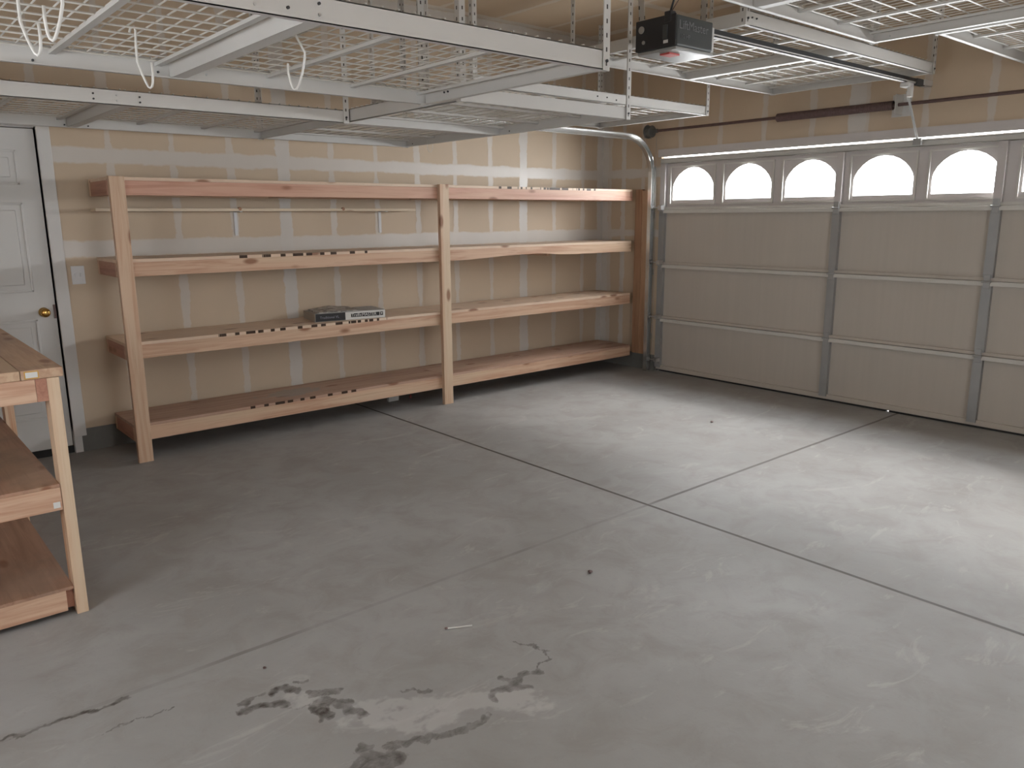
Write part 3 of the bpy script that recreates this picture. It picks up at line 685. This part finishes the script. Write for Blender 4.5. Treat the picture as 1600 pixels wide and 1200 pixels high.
obox(MB(), -.0012, -.0002, .005, BW-.005, .787, .785+BHt-.002).build('side_label', plain('tan_print', (.33, .29, .24), .6), bx, label='tan side panel')
obox(MB(), .50*BL, .915*BL, -.0024, -.0013, .804, .832).build('name_bar', INK, bx)
obox(MB(), .925*BL, .968*BL, -.0024, -.0013, .804, .832).build('name_bar', INK, bx)
text('lettering', 'TrafficMASTER', .033, FL+ux*(.505*BL)+uy*-.0030+Vector((0, 0, .0235)), (math.pi/2, 0, ang), PAPER, bx, .0003)
text('lettering', 'Traditional VL', .026, FL+ux*.035+uy*-.0018+Vector((0, 0, .022)), (math.pi/2, 0, ang), plain('lilac_print', (.25, .25, .30), .5), bx, .0003)
q = MB(); c0 = FL+ux*(.9465*BL)+uy*-.003
q.prism([c0+ux*-.007+Vector((0, 0, .041)), c0+ux*.007+Vector((0, 0, .041)), c0+Vector((0, 0, .024))], -uy*.0004).build('arrow_mark', PAPER, bx)
pb = thing('tile_sheet', (2.80, 5.58, .848), 'loose mosaic printed sheet lying on top of the flat carton', 'sheet')
q = MB(); FLo = FL.copy()
nx, ny = 12, 8; g = []
for i in range(nx+1):
    row = []
    for j in range(ny+1):
        u = .03+.33*i/nx; v = .02+.26*j/ny
        z = .8478+.004+.012*math.sin(3.0*i/nx)*(j/ny)**1.5+.006*max(0, 1-abs(i-6)/3)*(j/ny)
        row.append((FL+ux*u+uy*v).xy.to_3d()+Vector((0, 0, z)))
    g.append(row)
top = [[q.bm.verts.new(p+Vector((0, 0, .003))) for p in r] for r in g]; bot = [[q.bm.verts.new(Vector((p.x, p.y, .8478))) for p in r] for r in g]
for i in range(nx):
    for j in range(ny):
        q.bm.faces.new((top[i][j], top[i+1][j], top[i+1][j+1], top[i][j+1])); q.bm.faces.new((bot[i][j], bot[i][j+1], bot[i+1][j+1], bot[i+1][j]))
for i in range(nx):
    for j in (0, ny): q.bm.faces.new((top[i][j], bot[i][j], bot[i+1][j], top[i+1][j]))
for j in range(ny):
    for i in (0, nx): q.bm.faces.new((top[i][j], bot[i][j], bot[i][j+1], top[i][j+1]))
q.build('sheet_surface', speckle(), pb)

# thin board shelf on the wall, behind the big shelves
ws = thing('wall_shelf', (2.5, 5.77, 1.61), 'thin pale board shelf on white brackets behind the top shelf', 'wall shelf')
PALEW = wood('pale_board', 'x', (.66, .56, .42), (.60, .49, .36), (.68, .58, .45))
MB().box(1.33, 3.80, 5.71, Y1-.001, 1.606, 1.625, .001).build('board', PALEW, ws)
for x in (2.30, 3.53):
    MB().box(x-.012, x+.012, Y1-.006, Y1-.001, 1.43, 1.606).box(x-.01, x+.01, 5.73, Y1-.001, 1.600, 1.6065).build('bracket', SWITCHW, ws, label='white shelf bracket')
for x in (2.285, 3.12):
    MB().lathe((x, 5.709, 1.622), (0, 1, 0), [(0, .012), (.004, .014), (.02, .012)], 12).build('knot', W_DK, ws, label='dark knot on the board edge')

# items on floor under the shelf
MB().box(3.46, 3.56, 5.70, 5.735, .0, .038, .002).build('paper_box', PAPER, None, (3.51, 5.72, 0), label='small white carton on the floor under the shelf by the centre post', cat='box')
MB().lathe((3.68, 5.70, 0), (0, 0, 1), [(0, .010), (.022, .011), (.028, .007), (.036, .005)], 12).build('floor_scrap', plain('dull_red', (.2, .05, .045)), None, (3.68, 5.70, 0), label='tiny reddish scrap in the dark under the shelf by the centre post', cat='scrap')

# ---------------------------------------------------------------- workbench at left
wb = thing('workbench', (.3, 4.5, 0), 'wooden workbench with two lower shelves at the left edge', 'workbench')
BY0, BY1 = 3.35, 5.79
xr = .603
for k in range(4):
    a = xr-.142*(k+1)+.002; b = xr-.142*k
    MB().box(a, b, BY0, BY1, .972, 1.008, .003).build('top_board', W_TOP, wb)
for y in (BY0, BY0+1.24, BY1-.09):
    for xx in (.545, .035):
        MB().box(xx, xx+.042, y, y+.088, 0, .971, .002).build('leg', wood('leg_board', 'z', light=(.62, .45, .31), dark=(.50, .27, .16), yellow=(.62, .50, .36)), wb)
MB().box(.507, .5445, BY0+.001, BY1, .884, .9715).build('apron', W_END, wb)
MB().box(.035, .506, BY0, BY0+.038, .884, .9715, .001).build('apron', W_X, wb)
MB().box(.035, .0765, BY0+.09, BY1, .884, .9715).build('apron', W_Y, wb)
# middle shelf
MB().box(.036, .543, BY0, BY0+.038, .447, .538, .0015).build('shelf_front_board', W_X, wb)
MB().box(.036, .543, BY0+.006, BY1, .5385, .551).build('shelf_deck', PLYD, wb)
MB().box(.507, .543, BY0+.039, BY1, .447, .538).build('shelf_side_board', W_Y, wb)
# low shelf
MB().box(.036, .515, BY0+.002, BY0+.040, .026, .112, .0015).build('shelf_front_board', W_X, wb)
MB().box(.036, .543, BY0+.0, BY1, .1125, .125).build('shelf_deck', PLYD, wb)
MB().box(.516, .5445, BY0+.03, BY1, .026, .112).build('shelf_side_board', W_END, wb)
# lumber tags stapled to the boards
tg = MB().box(.478, .518, BY0-.0012, BY0-.0002, .979, 1.000).build('lumber_tag', PAPER, wb, label='white tag on the top board end')
MB().box(.474, .522, BY0-.0007, BY0-.0001, .975, 1.004).build('tag_border', plain('yellow_crayon', (.50, .28, .05), .7), tg, label='yellow marking around the tag')
MB().box(.512, .536, BY0-.0012, BY0-.0002, .458, .482).build('lumber_tag', PAPER, wb, label='small white tag on the middle shelf')

# ---------------------------------------------------------------- bits on the slab
st = thing('white_stick', (1.64, 2.25, .003), 'small white stick lying on the slab in the foreground', 'stick')
MB().tube([(1.60, 2.272, .004), (1.685, 2.228, .004)], .0028, 8).build('shaft', PAPER, st)
MB().lathe((1.590, 2.278, .0045), (.9, -.45, 0), [(0, .002), (.003, .0045), (.009, .0045), (.012, .002)], 8).build('tip', RUST, st, label='brown tip')
def pebble(x, y, r, label):
    q = MB(); bmesh.ops.create_icosphere(q.bm, subdivisions=2, radius=r)
    for v in q.bm.verts:
        v.co = v.co*(1+.25*math.sin(v.co.x*400+v.co.y*300)); v.co.z = v.co.z*.6+r*.55
        v.co += Vector((x, y, 0))
        v.co.z = max(v.co.z, .0003)
    q.build('pebble', RUST, None, (x, y, 0), label=label, cat='pebble', group='specks on the slab')
pebble(2.367, 2.252, .010, 'dark pebble alone on the slab right of the white stick')
pebble(.952, 2.478, .006, 'tiny dark speck on the slab above the oil stains')
pebble(4.95, 3.45, .010, 'dark speck in the light patch near the garage door')
